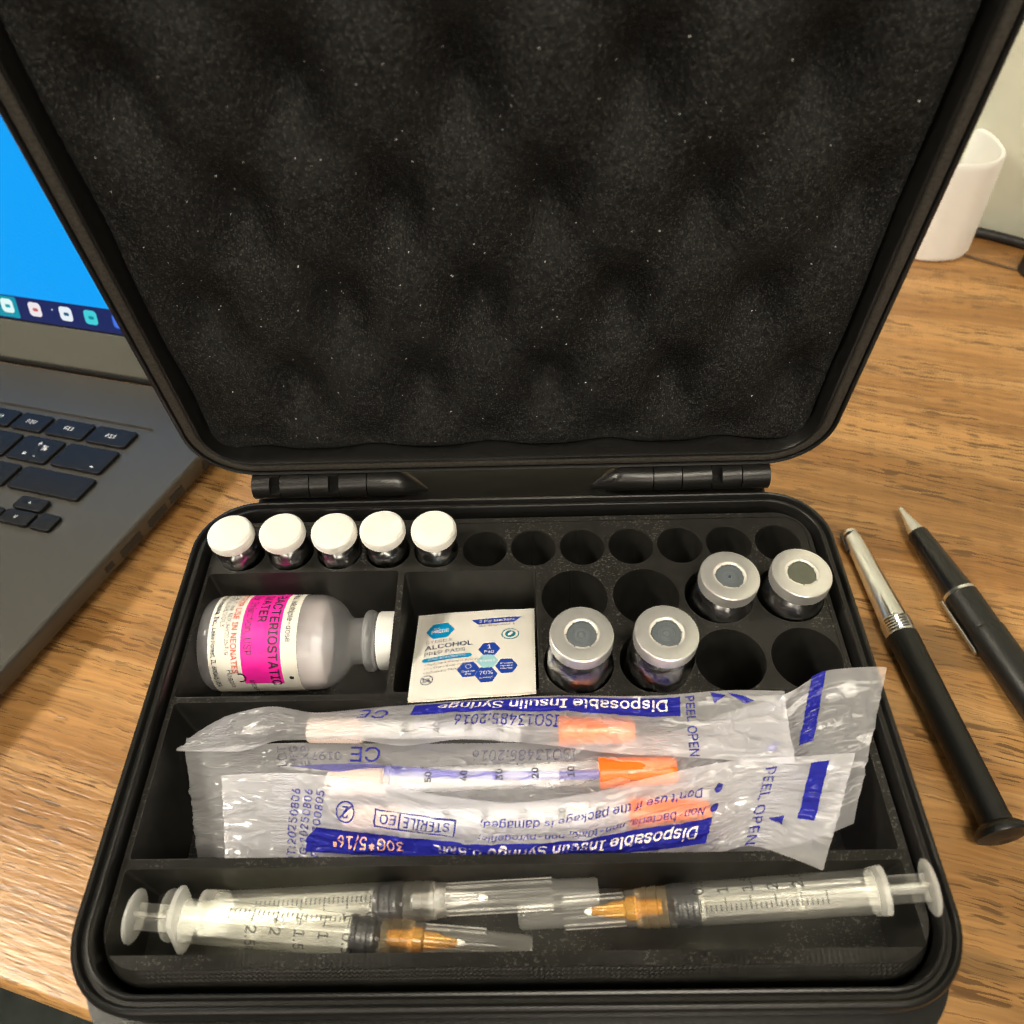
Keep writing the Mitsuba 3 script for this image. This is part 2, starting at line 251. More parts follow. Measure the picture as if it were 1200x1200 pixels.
# lid, built in its own frame: x across, y up from the hinge edge, z away from the viewer
LM = frame(LH, [1, 0, 0], UP, BK)
LD = 188.0
def RL(o, z, rr=23.0, n=12): return ring(-W / 2 + o, W / 2 - o, o, LD - o, rr - o, z, n)
lid_prof = [(11, 40), (8, 38.5), (5.5, 14), (4.8, 9.5), (1.0, 8.6), (0, 7.6), (0, 1.4), (.4, .5), (1.0, .1), (1.6, .5), (1.9, 1.9), (5.6, 2.1), (5.9, .9), (6.4, .4), (7.1, .6), (7.4, 1.6), (7.6, 5), (8.4, 30)]
put(cs + '__lid', loft([RL(o, z)[::-1] for o, z in lid_prof], True, True), 'mat_case', 40, LM)
put(cs + '__gasket', loft([RL(o, z)[::-1] for o, z in ((1.95, 2.1), (2.0, 1.3), (2.6, .75), (3.7, .6), (4.9, .75), (5.5, 1.3), (5.55, 2.1))]), 'mat_gasket', 60, LM)
# egg-crate foam
nx, ny = 300, 250
gx, gy = np.meshgrid(np.linspace(-109.2, 109.2, nx), np.linspace(8.6, 179.4, ny), indexing='ij')
def foam_z(x, y):
    w = 2.5 * (meshkit.fbm(np.stack([x * .03, y * .03, x * 0], -1), 3, 5) - .5)
    f = np.cos(np.pi * (x + w - 14.5) / 21.5) * np.cos(np.pi * (y + w - 38) / 34); s = (f + 1) / 2
    edge = np.minimum(np.minimum(x + 109.2, 109.2 - x), np.minimum(y - 8.6, 179.4 - y))
    em = .8 * np.exp(-np.maximum(edge, 0) / 9.0)
    return (4.5 + 12 * s ** 2.0) * (1 - em) + 5.2 * em + 1.2 * np.exp(-np.maximum(edge, 0) / 1.2) + .5 * (meshkit.fbm(np.stack([x * .4, y * .4, x * 0], -1), 3, 2) - .5)
gz = foam_z(gx, gy); gy2 = gy.copy()
V = np.stack([gx, gy, gz], -1); 
idx = np.arange(nx * ny).reshape(nx, ny); q = np.stack([idx[:-1, :-1], idx[:-1, 1:], idx[1:, 1:], idx[1:, :-1]], -1).reshape(-1, 4)
Fg = np.vstack([q[:, [0, 1, 2]], q[:, [0, 2, 3]]])
rim = np.concatenate([idx[:, 0], idx[-1, 1:], idx[-2::-1, -1], idx[0, -2:0:-1]]); top = V.reshape(-1, 3); bot = top[rim].copy(); bot[:, 2] = 29.5
nb = len(rim); a, b = np.arange(nb), (np.arange(nb) + 1) % nb
Fs = np.vstack([np.stack([rim[a], nx * ny + a, nx * ny + b], 1), np.stack([rim[a], nx * ny + b, rim[b]], 1)])
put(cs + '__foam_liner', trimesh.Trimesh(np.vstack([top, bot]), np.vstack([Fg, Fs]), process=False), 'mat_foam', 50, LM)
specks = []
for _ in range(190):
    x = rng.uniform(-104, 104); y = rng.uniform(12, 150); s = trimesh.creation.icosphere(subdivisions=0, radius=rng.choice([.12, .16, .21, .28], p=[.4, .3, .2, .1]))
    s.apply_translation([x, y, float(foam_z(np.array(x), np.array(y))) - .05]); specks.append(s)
put(cs + '__foam_glint', cat(specks), prin('mat_foam_glint', (0.8, 0.8, 0.78), 0.4), False, LM); labels[cs + '__foam_glint'] = {'label': 'tiny pale specks added as glints of the dark foam grain', 'kind': 'stuff'}  # white specks stand for specular glints of the foam grain

# ------------------------------------------------------------------ printed organiser tray in the base
tray = thing('organizer_tray', 'dark grey printed organizer tray with pockets and round wells, fitted in the case', 'tray')
def slab(x0, x1, y0, y1, r, z0, z1):
    pts = ring(x0, x1, y0, y1, r, 0, 10)[:, :2]; return m3.Manifold.extrude(m3.CrossSection([pts]), z1 - z0).translate([0, 0, z0])
TX, TB, TF = 112.0, -6.2, -161.0
hull = m3.Manifold.batch_hull([slab(-TX, TX, TF, TB, 15, -59, -9), slab(-TX + .5, TX - .5, TF + .8, TB - .5, 14.6, -8.2, -7.0), slab(-TX + .9, TX - .9, TF + 3.4, TB - .9, 12.5, -7, -5)])
cuts = [slab(-110, -40.7, -79.3, -30.5, 1, -41, 0), slab(-38.5, 9.0, -78.8, -31.3, 1, -41, 0), slab(-109.4, 108.6, -129.6, -81.4, 1, -45, 0), slab(-109.6, 108.4, -154.0, -132.3, 1, -31, 0)]
SMALL = [(-99.6 + 18 * i, -21.0) for i in range(12)]; LARGE = [(22.4 + 25.1 * i, y) for y in (-43.4, -68.9) for i in range(4)]
cuts += [m3.Manifold.cylinder(60, 8.1, 8.1, 48).translate([x, y, -46]) for x, y in SMALL] + [m3.Manifold.cylinder(60, 11.6, 11.6, 56).translate([x, y, -50]) for x, y in LARGE]
cuts += [m3.Manifold.cylinder(1.0, 8.1, 8.6, 48).translate([x, y, -5.95]) for x, y in SMALL]
cuts.append(slab(-109, 109.6, -29.2, -9.2, 8, -5.45, 0)); cuts.append(slab(10.6, 109.6, -80.2, -12, 6, -5.45, 0))
body = hull - m3.Manifold.batch_boolean(cuts, m3.OpType.Add)
seams = []
for (x, y), r, a in [(SMALL[6], 8.1, 92), (SMALL[7], 8.1, 100), (SMALL[8], 8.1, 66), (SMALL[11], 8.1, 118), (LARGE[0], 11.6, 92), (LARGE[6], 11.6, 122)]:
    a = math.radians(a); seams.append(m3.Manifold.cylinder(42, .38, .38, 8).translate([x + (r + .1) * math.cos(a), y + (r + .1) * math.sin(a), -48]))
body = body + m3.Manifold.batch_boolean(seams, m3.OpType.Add)
put(tray, body, 'mat_pla', 25)

# ------------------------------------------------------------------ small clear vials with white screw caps
ORD = ['leftmost', 'second from the left', 'middle', 'second from the right', 'rightmost']
def small_vial(i, x, y, tilt):
    t = thing('small_vial', f'small clear glass vial with white screw cap, {ORD[i]} of the five', 'vial', 'small white-capped vials in the back row')
    M = tr(x, y, -45.5) @ rot(tilt[0], [1, 0, 0]) @ rot(tilt[1], [0, 1, 0])
    prof = [(0, 0), (6.6, 0), (7.7, .8), (7.7, 42.0), (7.62, 43.2), (7.3, 44.4), (6.8, 45.5), (6.2, 46.3), (5.6, 46.9), (5.35, 47.4), (6.0, 48.0), (6.0, 48.5), (5.4, 48.9), (5.4, 52), (4.2, 52), (4.2, 47.8), (5.0, 46.6), (6.1, 44.8), (6.6, 42.6), (6.4, 1.8), (5.6, 1.2), (0, 1.2)]
    put(t + '__glass', wobble(lathe(prof, 64), .12, i), 'mat_glass', 45, M)
    cp = [(5.6, 48.5), (7.3, 48.5), (7.55, 48.8), (7.6, 49.7), (8.1, 49.9), (8.25, 50.3), (8.25, 52.2), (8.0, 53.2), (7.3, 53.9), (6.3, 54.1), (0, 54.2)]
    put(t + '__cap', lathe(cp, 48), 'mat_white_plastic', 30, M)
for i in range(5): small_vial(i, *SMALL[i], [(.5, -1.2), (0, -.6), (.4, .3), (-.3, -.3), (.3, .3)][i])

# ------------------------------------------------------------------ larger vials with crimped aluminium caps
def crimp_vial(x, y, zt, tilt, label, olive=False, dot=False):
    t = thing('crimped_vial', label, 'vial', 'vials with crimped aluminium caps')
    M = tr(x, y, zt - 56.0) @ tr(0, 0, 28) @ rot(tilt[0], [1, 0, 0]) @ rot(tilt[1], [0, 1, 0]) @ tr(0, 0, -28)
    prof = [(0, 0), (9.8, 0), (10.9, 1.2), (10.9, 40.5), (10.75, 42.4), (10.3, 44.2), (9.6, 45.8), (8.8, 47.1), (8.1, 47.9), (7.8, 48.6), (7.9, 49.4), (9.1, 50.0), (9.1, 52.5), (5.6, 52.5), (5.6, 49), (7.6, 46.4), (9.0, 43.6), (9.6, 40.5), (9.6, 2.4), (8.8, 1.6), (0, 1.6)]
    put(t + '__glass', wobble(lathe(prof, 64), .07, int(x)), 'mat_glass', 45, M)
    cap = [(8.0, 50.7), (9.5, 50.5), (10.0, 50.9), (10.12, 51.5), (10.15, 55.0), (9.95, 55.7), (9.4, 56.0), (6.2, 56.05), (5.6, 56.0), (5.35, 55.6), (5.3, 54.6)]
    put(t + '__cap', lathe(cap, 64), 'mat_alu', 30, M)
    n = 72; a = np.arange(n) * 2 * math.pi / n; rr = 4.75 + .16 * np.sin(a * 3 + x) + .12 * (rng.random(n) - .5) + .55 * (np.abs(((a * 6 / (2 * math.pi) + x) % 1) - .5) < .035)
    put(t + '__torn_edge', loft([np.stack([r_ * np.cos(a), r_ * np.sin(a), np.full(n, z)], 1) for r_, z in ((np.full(n, 5.45), 55.75), (np.maximum(rr, 4.5), 55.5), (np.maximum(rr, 4.5), 55.2))]), 'mat_alu_torn', 30, M)
    st = lathe([(5.3, 54.3), (5.2, 54.9), (2.9, 55.0), (2.7, 54.85), (2.4, 55.0), (1.4, 55.0), (1.2, 54.85), (1.0, 55.0), (0, 55.0)], 48)
    uv = np.stack([np.hypot(st.vertices[:, 0], st.vertices[:, 1]) / 5, np.arctan2(st.vertices[:, 1], st.vertices[:, 0])], 1)
    m = st.copy(); m.apply_transform(M); m.apply_scale(MM); scene[t + '__stopper'] = mikit.ply(m, 'mat_stopper_olive' if olive else 'mat_stopper', smooth=True, uv=uv)
    if dot:
        put(t + '__puncture', trimesh.creation.icosphere(subdivisions=1, radius=.55), 'mat_stopper_dot', True, M @ tr(0, 0, 55)); labels[t + '__puncture'] = {'label': 'dark needle puncture in the stopper'}
crimp_vial(22.5, -69.0, 13.4, (0, .2), 'glass vial with silver crimped cap, left one of the two in the front row')
crimp_vial(48.4, -69.4, 14.2, (.4, 1.3), 'glass vial with silver crimped cap, right one of the two in the front row')
crimp_vial(73.6, -44.0, 7.8, (.3, 1.6), 'glass vial with silver crimped cap and a dark dot on its blue-grey stopper', dot=True)
crimp_vial(98.1, -43.7, 8.2, (.2, .8), 'glass vial with silver crimped cap and olive stopper, by the right rim', olive=True)

# ------------------------------------------------------------------ bottle of water for injection, lying in its pocket
bo = thing('water_bottle', 'translucent plastic medicine bottle with white and magenta label, lying in its pocket', 'bottle')
BM = frame([-110.0, -49.3, -22.5], [0, 1, 0], [0, 0, 1], [1, 0, 0])      # local z = along the bottle to the neck
BR = 17.2
put(bo + '__body', lathe([(0, 1.6), (9, 1.0), (13.2, .2), (15.6, .6), (16.8, 2.2), (BR, 4.6), (BR, 39.5), (17.0, 41.5), (16.2, 44.2), (14.6, 46.8), (12.4, 48.9), (10.2, 50.4), (8.9, 51.4), (8.4, 52.6), (8.4, 58.2)], 64), 'mat_bottle', 40, BM)
put(bo + '__neck_ring', lathe([(8.4, 56.6), (10.6, 57.0), (11.2, 57.8), (11.2, 59.4), (10.6, 60.3), (8.6, 60.6), (8.4, 61.8), (9.2, 62.0)], 48), 'mat_bottle', 35, BM)
put(bo + '__cap', lathe([(8.8, 61.6), (10.2, 61.7), (10.6, 62.3), (10.6, 67.6), (10.2, 68.3), (9.4, 68.5), (0, 68.5)], 48), prin('mat_bottle_cap', (0.86, 0.86, 0.83), 0.35, metallic=0.1), 30, BM)
put(bo + '__water', lathe([(0, 3), (15.6, 3.4), (16.4, 5.5), (16.4, 40), (15.0, 44), (0, 44.5)], 48), veil('mat_water', 0.04, (0.85, 0.86, 0.88), 0.4, 0.9, 0.12), 40, BM)
def cyl(m, phi0, x0, r):
    """Flat artwork (x right, y up) wrapped round the bottle: x runs round it towards the viewer, y towards the neck."""
    v = np.array(m.vertices); phi = phi0 + v[:, 0] / BR
    out = np.stack([-r * np.sin(phi), r * np.cos(phi), x0 + v[:, 1]], 1); return trimesh.Trimesh(out, m.faces, process=False)
deg = math.radians
def lab(part, m, phi, x0, r, mat): return put(bo + part, cyl(m, deg(phi), x0, r), mat, True, BM)
def pband(p0, p1, x0, x1): # patch between angles p0..p1 (deg) and axial x0..x1
    return poly2(sbox(deg(p0) * BR, x0, deg(p1) * BR, x1), 2.0)
lab('__label', pband(-115, 150, 5.0, 35.8), 0, 0, BR + .10, 'mat_label')
lab('__label_back', pband(122, 300, 4.9, 40.5), 0, 0, BR - .45, 'mat_label_back')
lab('__label__band', pband(-115, 84, 16.4, 30.2), 0, 0, BR + .16, 'mat_magenta')
def btext(s, h, phi, x0, mat, bold=False, width=None): lab('__label__lettering', text2(s, h, bold, width, True, .8), phi, x0, BR + .22, mat)
btext('BACTERIOSTATIC', 3.2, 24, 27.6, 'mat_black_ink', True, 38); btext('WATER', 3.0, -18, 23.2, 'mat_black_ink', True, 14.5)
btext('for Injection, USP', 2.7, 1, 18.9, 'mat_black_ink', False, 26); btext('30 mL  Multiple-dose', 2.1, -12, 33.0, 'mat_black_ink', False, 25)
btext('NOT FOR USE IN NEONATES', 2.0, 5, 14.0, 'mat_red_ink', True, 37)
btext('R - For IM, IV use  NOX/AP/2015/F/G', 1.5, -8, 11.6, 'mat_black_ink', False, 31); btext('NOX/DDC/08/2013', 1.5, -22, 9.5, 'mat_black_ink', False, 20)
btext('Mfd for Hospira, Inc., Lake Forest, IL 60045 USA', 1.6, 20, 7.0, 'mat_black_ink', True, 42)
btext('Hospira', 2.0, 77, 12.0, 'mat_black_ink', False, 9); lab('__label__lettering', poly2(ringp(2.1, .6).intersection(sbox(-3, -.7, 3, 3)), .8), 74, 15.3, BR + .22, 'mat_black_ink')
lab('__label__lettering', poly2(Point(0, 0).buffer(.8), .8), 75, 33.2, BR + .22, 'mat_black_ink'); btext('NDC 0409 3977', 1.6, 98, 19.0, 'mat_black_ink', True, 12)

# ------------------------------------------------------------------ alcohol prep pad packet
pd = thing('prep_pad_packet', 'white paper sachet of an alcohol prep pad, printed in blue, leaning in its pocket', 'sachet')
c00, c10, c01, c11 = (np.array(v, float) for v in ((-35.2, -37.8, -24), (8.4, -35.6, -24), (-33.2, -82.9, -2.2), (8.0, -80.9, -2.2)))   # back-left, back-right, front-left, front-right
PW, PH = 43.5, 47.0
pex = (c10 - c00) / np.linalg.norm(c10 - c00); pey = (c00 - c01) / np.linalg.norm(c00 - c01); pez = np.cross(pex, pey)
def pad_pt(v, off):
    u, w = v[:, 0] / PW, v[:, 1] / PH
    p = (c01[None] * (1 - u)[:, None] * (1 - w)[:, None] + c11[None] * (u * (1 - w))[:, None] + c00[None] * ((1 - u) * w)[:, None] + c10[None] * (u * w)[:, None])
    bul = 1.5 * np.clip(np.sin(np.pi * np.clip(u, 0, 1)), 0, 1) ** .5 * np.clip(np.sin(np.pi * np.clip(w, 0, 1)), 0, 1) ** .5 + 1.1 * (meshkit.fbm(np.stack([u * 3, w * 3, u * 0], -1), 3, 3) - .5)
    return p + pez[None] * (bul + off)[:, None]
def padm(m, x, y, deg_=0, off=.12):
    m = at(m, x, y, deg_); return trimesh.Trimesh(pad_pt(np.array(m.vertices), off), m.faces, process=False)
zig = [(0 + .22 * (k % 2), k * .55) for k in range(int(PH / .55))]
sheet = Polygon(zig + [(0, PH), (PW, PH)] + [(PW - .15 * (k % 2), PH - k * .55) for k in range(int(PH / .55))] + [(PW, 0)])
top_ = padm(poly2(sheet, 2.2), 0, 0, 0, 0); bot_ = trimesh.Trimesh(pad_pt(np.array(poly2(sheet, 2.2).vertices), -.9), poly2(sheet, 2.2).faces[:, ::-1], process=False)
put(pd + '__wrapper', cat([top_, bot_]), 'mat_paper', 40)
def hexa(r, a=1.0): return Polygon([(r * math.cos(math.radians(60 * k)) * a, r * math.sin(math.radians(60 * k))) for k in range(6)])
def pprint(m, x, y, mat, off=.14, d=3.0): put(pd + '__print', padm(m, x, y, d, off), mat, True)
pprint(poly2(hexa(5.2, 1.0), 2), 9.0, PH - 12.2, 'mat_pad_cyan'); pprint(text2('PRIDE', 2.0, True, 6.4, True, 1), 9.0, PH - 12.6, 'mat_white_ink', .22); pprint(text2('Med', .9, True, 2.0, True, 1), 7.6, PH - 10.6, 'mat_white_ink', .22)
pprint(text2('STERILE', 1.7, False, 9.5, True, 1), 9.0, PH - 18.6, 'mat_pad_grey'); pprint(text2('ALCOHOL', 2.5, True, 17.0, True, 1), 12.6, PH - 21.6, 'mat_pad_navy'); pprint(text2('PREP PADS', 2.0, False, 14.6, True, 1), 11.4, PH - 25.2, 'mat_pad_navy')
pill = sbox(-7.6, 0, 7.6, .001).buffer(1.1); pprint(poly2(pill, 2), 12.4, PH - 28.6, 'mat_pad_cyan'); pprint(text2('FIRST AID ANTISEPTIC', 1.0, True, 13.0, True, 1), 12.4, PH - 28.6, 'mat_white_ink', .22)
for k, (s, wd) in enumerate((('• Sterilizes & Prevents Infections', 20.5), ('• For External Use Only', 14.5), ('• Individually Packed', 13.0))): pprint(text2(s, 1.0, False, wd, True, 1), 4.6 + wd / 2, PH - 31.0 - 2.1 * k, 'mat_pad_grey')
pprint(poly2(Polygon([(-9.2, 1.7), (9.2, 1.7), (6.4, -1.7), (-6.8, -1.7)]), 2), 29.5, PH - 8.4, 'mat_pad_blue'); pprint(text2('2 Ply Medium', 1.7, True, 13.0, True, 1), 29.5, PH - 8.4, 'mat_white_ink', .22)
pprint(text2('NDC: 82419-4110-6', 1.0, True, 13.0, True, 1), 29.6, PH - 11.4, 'mat_pad_grey')
for (x, y, mat, r) in ((27.2, 25.6, 'mat_pad_blue', 3.9), (26.8, 32.0, 'mat_pad_pale', 3.8), (20.2, 35.6, 'mat_pad_blue', 3.9), (26.4, 38.4, 'mat_pad_blue', 3.9), (33.4, 34.6, 'mat_pad_blue', 3.9)): pprint(poly2(hexa(r), 2), x, PH - y, mat)
pprint(text2('1', 2.2, True, None, True, 1), 27.2, PH - 24.4, 'mat_white_ink', .22); pprint(text2('Pad', 1.5, True, None, True, 1), 27.2, PH - 27.2, 'mat_white_ink', .22)
pprint(text2('STERILE', .9, True, 5.2, True, 1), 26.8, PH - 32, 'mat_white_ink', .22); pprint(text2('70%', 1.6, True, None, True, 1), 26.4, PH - 37.6, 'mat_white_ink', .22); pprint(text2('isopropyl', .7, True, 4.6, True, 1), 26.4, PH - 39.8, 'mat_white_ink', .22)
pprint(poly2(ringp(1.1, .3), 1), 20.2, PH - 34.4, 'mat_white_ink', .22); pprint(text2('Single use', .75, True, 4.8, True, 1), 20.2, PH - 36.6, 'mat_white_ink', .22); pprint(text2('Only', .75, True, None, True, 1), 20.2, PH - 37.8, 'mat_white_ink', .22)
for k, s in enumerate(('Not made', 'with natural', 'rubber latex')): pprint(text2(s, .72, True, 4.4, True, 1), 33.4, PH - 33.4 - 1.2 * k, 'mat_white_ink', .22)
pprint(poly2(ringp(3.2, .35), 1), 34.6, PH - 17.4, 'mat_pad_teal'); pprint(poly2(Point(0, 0).buffer(1.9), 1), 34.6, PH - 17.4, 'mat_pad_teal'); pprint(poly2(affinity.rotate(affinity.scale(Point(0, 0).buffer(1.3), .55, 1), -35), 1), 34.6, PH - 17.4, 'mat_white_ink', .22)
pprint(poly2(ringp(2.2, .3), 1), 6.0, PH - 39.0, 'mat_pad_navy'); pprint(poly2(affinity.rotate(sbox(-2, -.16, 2, .16), -45), 1), 6.0, PH - 39, 'mat_pad_navy', .18); pprint(text2('LX', 1.7, True, None, True, 1), 6.0, PH - 39, 'mat_pad_navy', .2)

# ------------------------------------------------------------------ insulin syringes sealed in film bags
def lerp_curve(pts, u):
    p = np.asarray(pts, float); d = np.r_[0, np.cumsum(np.linalg.norm(np.diff(p[:, :3], axis=0), axis=1))]; d /= d[-1]
    from scipy.interpolate import PchipInterpolator
    return PchipInterpolator(d, p)(u)
class Bag:
    def __init__(self, back, front, bulge, seed, seals=(.07, .92), low=3.5, vpeak=.5):
        self.b, self.f, self.bu, self.seed, self.seals, self.low, self.vp = back, front, bulge, seed, seals, low, vpeak
        B, Fr = lerp_curve(back, np.linspace(0, 1, 50)), lerp_curve(front, np.linspace(0, 1, 50)); self.L = np.linalg.norm(np.diff((B + Fr) / 2, axis=0), axis=1).sum(); self.Wd = np.linalg.norm(B - Fr, axis=1).mean()
    def pt(self, u, v, off=0.0, side=1):
        u = np.asarray(u, float); v = np.asarray(v, float)
        B, Fr = lerp_curve(self.b, np.clip(u, 0, 1)), lerp_curve(self.f, np.clip(u, 0, 1)); p = B * (1 - v)[:, None] + Fr * v[:, None]
        d = Fr - B; nrm = np.cross(np.array([1.0, 0, 0]), -d); nrm /= np.linalg.norm(nrm, axis=1)[:, None]; nrm *= np.sign(nrm[:, 2])[:, None]
        env = np.clip((u - self.seals[0]) / .16, 0, 1) * np.clip((self.seals[1] - u) / .16, 0, 1); env = env * env * (3 - 2 * env)
        vv = np.where(v < self.vp, v / self.vp * .5, .5 + (v - self.vp) / (1 - self.vp) * .5)
        prof = np.clip(np.sin(np.pi * np.clip(vv, 0, 1)), 0, 1) ** .8
        X = np.stack([u * self.L, v * self.Wd, u * 0 + self.seed * 9.7], -1)
        r1 = 1 - 2 * np.abs(meshkit.fbm(X * [.045, .16, 1], 3, self.seed) - .5); r2 = 1 - 2 * np.abs(meshkit.fbm(X * [.055, .24, 1] + 5, 3, self.seed + 3) - .5)
        r3 = 1 - 2 * np.abs(meshkit.fbm(X * [.22, .28, 1] + 9, 2, self.seed + 11) - .5)
        wr = 2.2 * (r1 ** 6 - .42) + 1.7 * (r2 ** 8 - .32) + .45 * (r3 ** 10 - .3) + .35 * (meshkit.fbm(X * [.5, .4, 1], 2, self.seed + 7) - .5)
        ns = np.exp(-((u - self.seals[0]) / .012) ** 2) + np.exp(-((u - self.seals[0] - .02) / .006) ** 2) + np.exp(-((u - self.seals[1]) / .012) ** 2) + np.exp(-((u - self.seals[1] + .022) / .006) ** 2)
        crimp = .6 * ns * (np.sin(v * self.Wd * 5.5) + 1.4 * (meshkit.noise(X * [.9, 1.3, 1], self.seed + 1) - .5))
        h = (self.bu if side > 0 else -self.low) * prof * env + (wr * (.6 + .4 * env) * np.clip(np.sin(np.pi * np.clip(v, 0, 1)) * 1.6, .15, 1) + crimp) * (1 if side > 0 else .6) + (.25 if side > 0 else -.25)
        return p + nrm * (h + off)[:, None]
    def sheet(self, side=1, nu=420, nv=96, off=0.0, u0=0, u1=1, v0=0, v1=1):
        u, v = np.meshgrid(np.linspace(u0, u1, nu), np.linspace(v0, v1, nv), indexing='ij'); P = self.pt(u.ravel(), v.ravel(), off, side)
        idx = np.arange(nu * nv).reshape(nu, nv); q = np.stack([idx[:-1, :-1], idx[:-1, 1:], idx[1:, 1:], idx[1:, :-1]], -1).reshape(-1, 4)
        return trimesh.Trimesh(P, np.vstack([q[:, [0, 2, 1]], q[:, [0, 3, 2]]]), process=False)
    def art(self, m, x, y, d=180, off=.20, squash=1.0):
        """Flat artwork placed with its centre x mm from the left end and y mm from the back edge, printed upside down to the viewer."""
        m = at(m, 0, 0, d); v = np.array(m.vertices); u = (x + v[:, 0]) / self.L; w = (y - v[:, 1] * squash) / self.Wd
        return trimesh.Trimesh(self.pt(u, w, off), m.faces, process=False)
BAGS = {}
def bag(label, back, front, bulge, seed, syr, **k):
    t = thing('syringe_bag', label, 'packet', 'sealed film packets of insulin syringes')
    g = Bag(back, front, bulge, seed, **k); BAGS[t] = g
    put(t + '__film', cat([g.sheet(1), g.sheet(-1, 120, 30)]), 'mat_film', True)
    s = thing('insulin_syringe', syr[3], 'syringe', 'insulin syringes inside the film packets')
    a, b = np.array(syr[0], float), np.array(syr[1], float); ex = (b - a) / np.linalg.norm(b - a); L = np.linalg.norm(b - a); ey = np.cross([0, 0, 1], ex); ey /= np.linalg.norm(ey); ez = np.cross(ex, ey); M = frame(a, ey, ez, ex)
    put(s + '__plunger_cap', lathe([(0, 0), (3.6, 0), (4.0, .6), (4.2, 17), (3.6, 18), (0, 18)], 32), 'mat_peach', 30, M)
    put(s + '__barrel', lathe([(4.6, 18), (4.9, 18.4), (4.9, 20), (4.3, 20.4), (4.0, 22), (4.0, L - 26), (3.4, L - 24), (3, L - 22)], 40), 'mat_pp', 30, M)
    put(s + '__plunger', lathe([(0, 17), (2.6, 17), (2.6, L - 44), (3.7, L - 43.6), (3.7, L - 37), (0, L - 36)], 32), 'mat_pp_milky', 30, M)
    put(s + '__needle_cap', lathe([(0, L - 24.5), (4.7, L - 24.5), (4.8, L - 23), (4.5, L - 21.5), (4.1, L - 3), (3.5, L - .6), (0, L)], 40), 'mat_orange', 30, M)
    ticks = []
    for q in range(25):
        zc = 30 + (L - 62) * q / 24; ln = deg(70 if q % 5 == 0 else 42)
        f = np.linspace(0, ln, 6) - .2; r = 4.12
        ra = np.stack([r * np.cos(f), r * np.sin(f), np.full(6, zc - .16)], 1); rb = ra + [0, 0, .32]
        ticks.append(trimesh.Trimesh(np.vstack([ra, rb]), [[i, i + 1, 7 + i] for i in range(5)] + [[i, 7 + i, 6 + i] for i in range(5)], process=False))
    for q, nn in enumerate(('50', '40', '30', '20', '10')):
        m = text2(nn, 2.0, True, None, True, .8); v = np.array(m.vertices); f = 1.75 - v[:, 0] / 4.12; zc = 32 + (L - 62) * q / 4.3 - v[:, 1]
        ticks.append(trimesh.Trimesh(np.stack([4.12 * np.cos(f), 4.12 * np.sin(f), zc], 1), m.faces, process=False))
    put(s + '__scale', cat(ticks), 'mat_black_ink', False, M)
    return t, g
A_, gA = bag('crumpled film packet of an insulin syringe at the back, blue band along its back edge',
    [(-99, -89, -8), (-88.4, -85.9, -4), (-75.7, -84.8, -1.5), (-62, -86.4, -3), (-40.3, -84.8, -3), (-10.6, -83.4, -2.2), (13.8, -82.6, -1.8), (43.3, -83.2, -1.8), (68, -82.4, -.6), (85.5, -83.5, .5)],
    [(-105, -96.9, -6), (-86, -97.4, -6.5), (-71.9, -93.9, -6.5), (-47.5, -95.0, -5), (-34, -97, -5), (-15.7, -95.2, -5), (2.8, -96.5, -5), (31.3, -100.5, -5), (51.5, -102.3, -4), (71.4, -104.6, -2.5), (84, -106.2, -1)],
    3.6, 1, ((-66, -88.2, -12), (39.5, -90.5, -11), 0, 'orange-capped insulin syringe inside the film packet at the back'), low=6, seals=(.05, .80))
B_, gB = bag('film packet of an insulin syringe in the middle, right end over the case rim',
    [(-106.2, -93.3, -15), (-74.4, -91.6, -14), (-27, -93.0, -13), (10.7, -93.5, -12), (42.5, -93.4, -9), (72.6, -86.6, -4.5), (87, -83.2, -1.5), (101.5, -77.6, 3), (117.4, -78.2, 5)],
    [(-99.1, -122.7, -28), (-66.7, -123.6, -26), (-26.9, -124.2, -26), (25.5, -125.1, -25), (63.8, -125.9, -22), (82.4, -125.4, -15), (92, -123.4, -11), (99.1, -121.4, -8)],
    5.0, 2, ((-58, -104.5, -15.5), (51.5, -103.0, -12.5), 0, 'orange-capped insulin syringe inside the middle film packet'), low=5, seals=(.075, .90), vpeak=.42)
C_, gC = bag('film packet of an insulin syringe lying in front, its loose right corner over the divider',
    [(-92, -102.0, -14), (-71.5, -102.7, -11), (-46.8, -106.0, -9), (-20.4, -111.6, -8), (0, -114.0, -7.5), (22.8, -112.0, -6.5), (43.4, -107.7, -5), (69.3, -104.0, -3), (88.3, -103.6, -1.6), (102.6, -103.2, -1)],
    [(-88, -126.8, -23), (-65, -127.8, -21), (-26, -128.3, -20), (25, -128.6, -19), (55, -128.4, -15), (66, -127.6, -7), (76, -131.5, -2.8), (85.2, -135.6, -2.4)],
    5.2, 4, ((-52, -114.5, -19), (60, -115.5, -14.5), 0, 'orange-capped insulin syringe inside the front film packet'), low=3, seals=(.10, .90))
def ink(t, m, mat, part='lettering'): put(f'{t}__film__{part}', m, mat, True)
def btxt(t, s, h, x, y, width=None, mat='mat_blue_ink', bold=False, d=180, off=.32, sq=1.0): ink(t, BAGS[t].art(text2(s, h, bold, width, True, 1.0), x, y, d, off, sq), mat)
def bpatch(t, pg, x, y, mat, part='band', off=.24, d=180): ink(t, BAGS[t].art(poly2(pg, 0.8), x, y, d, off), mat, part)
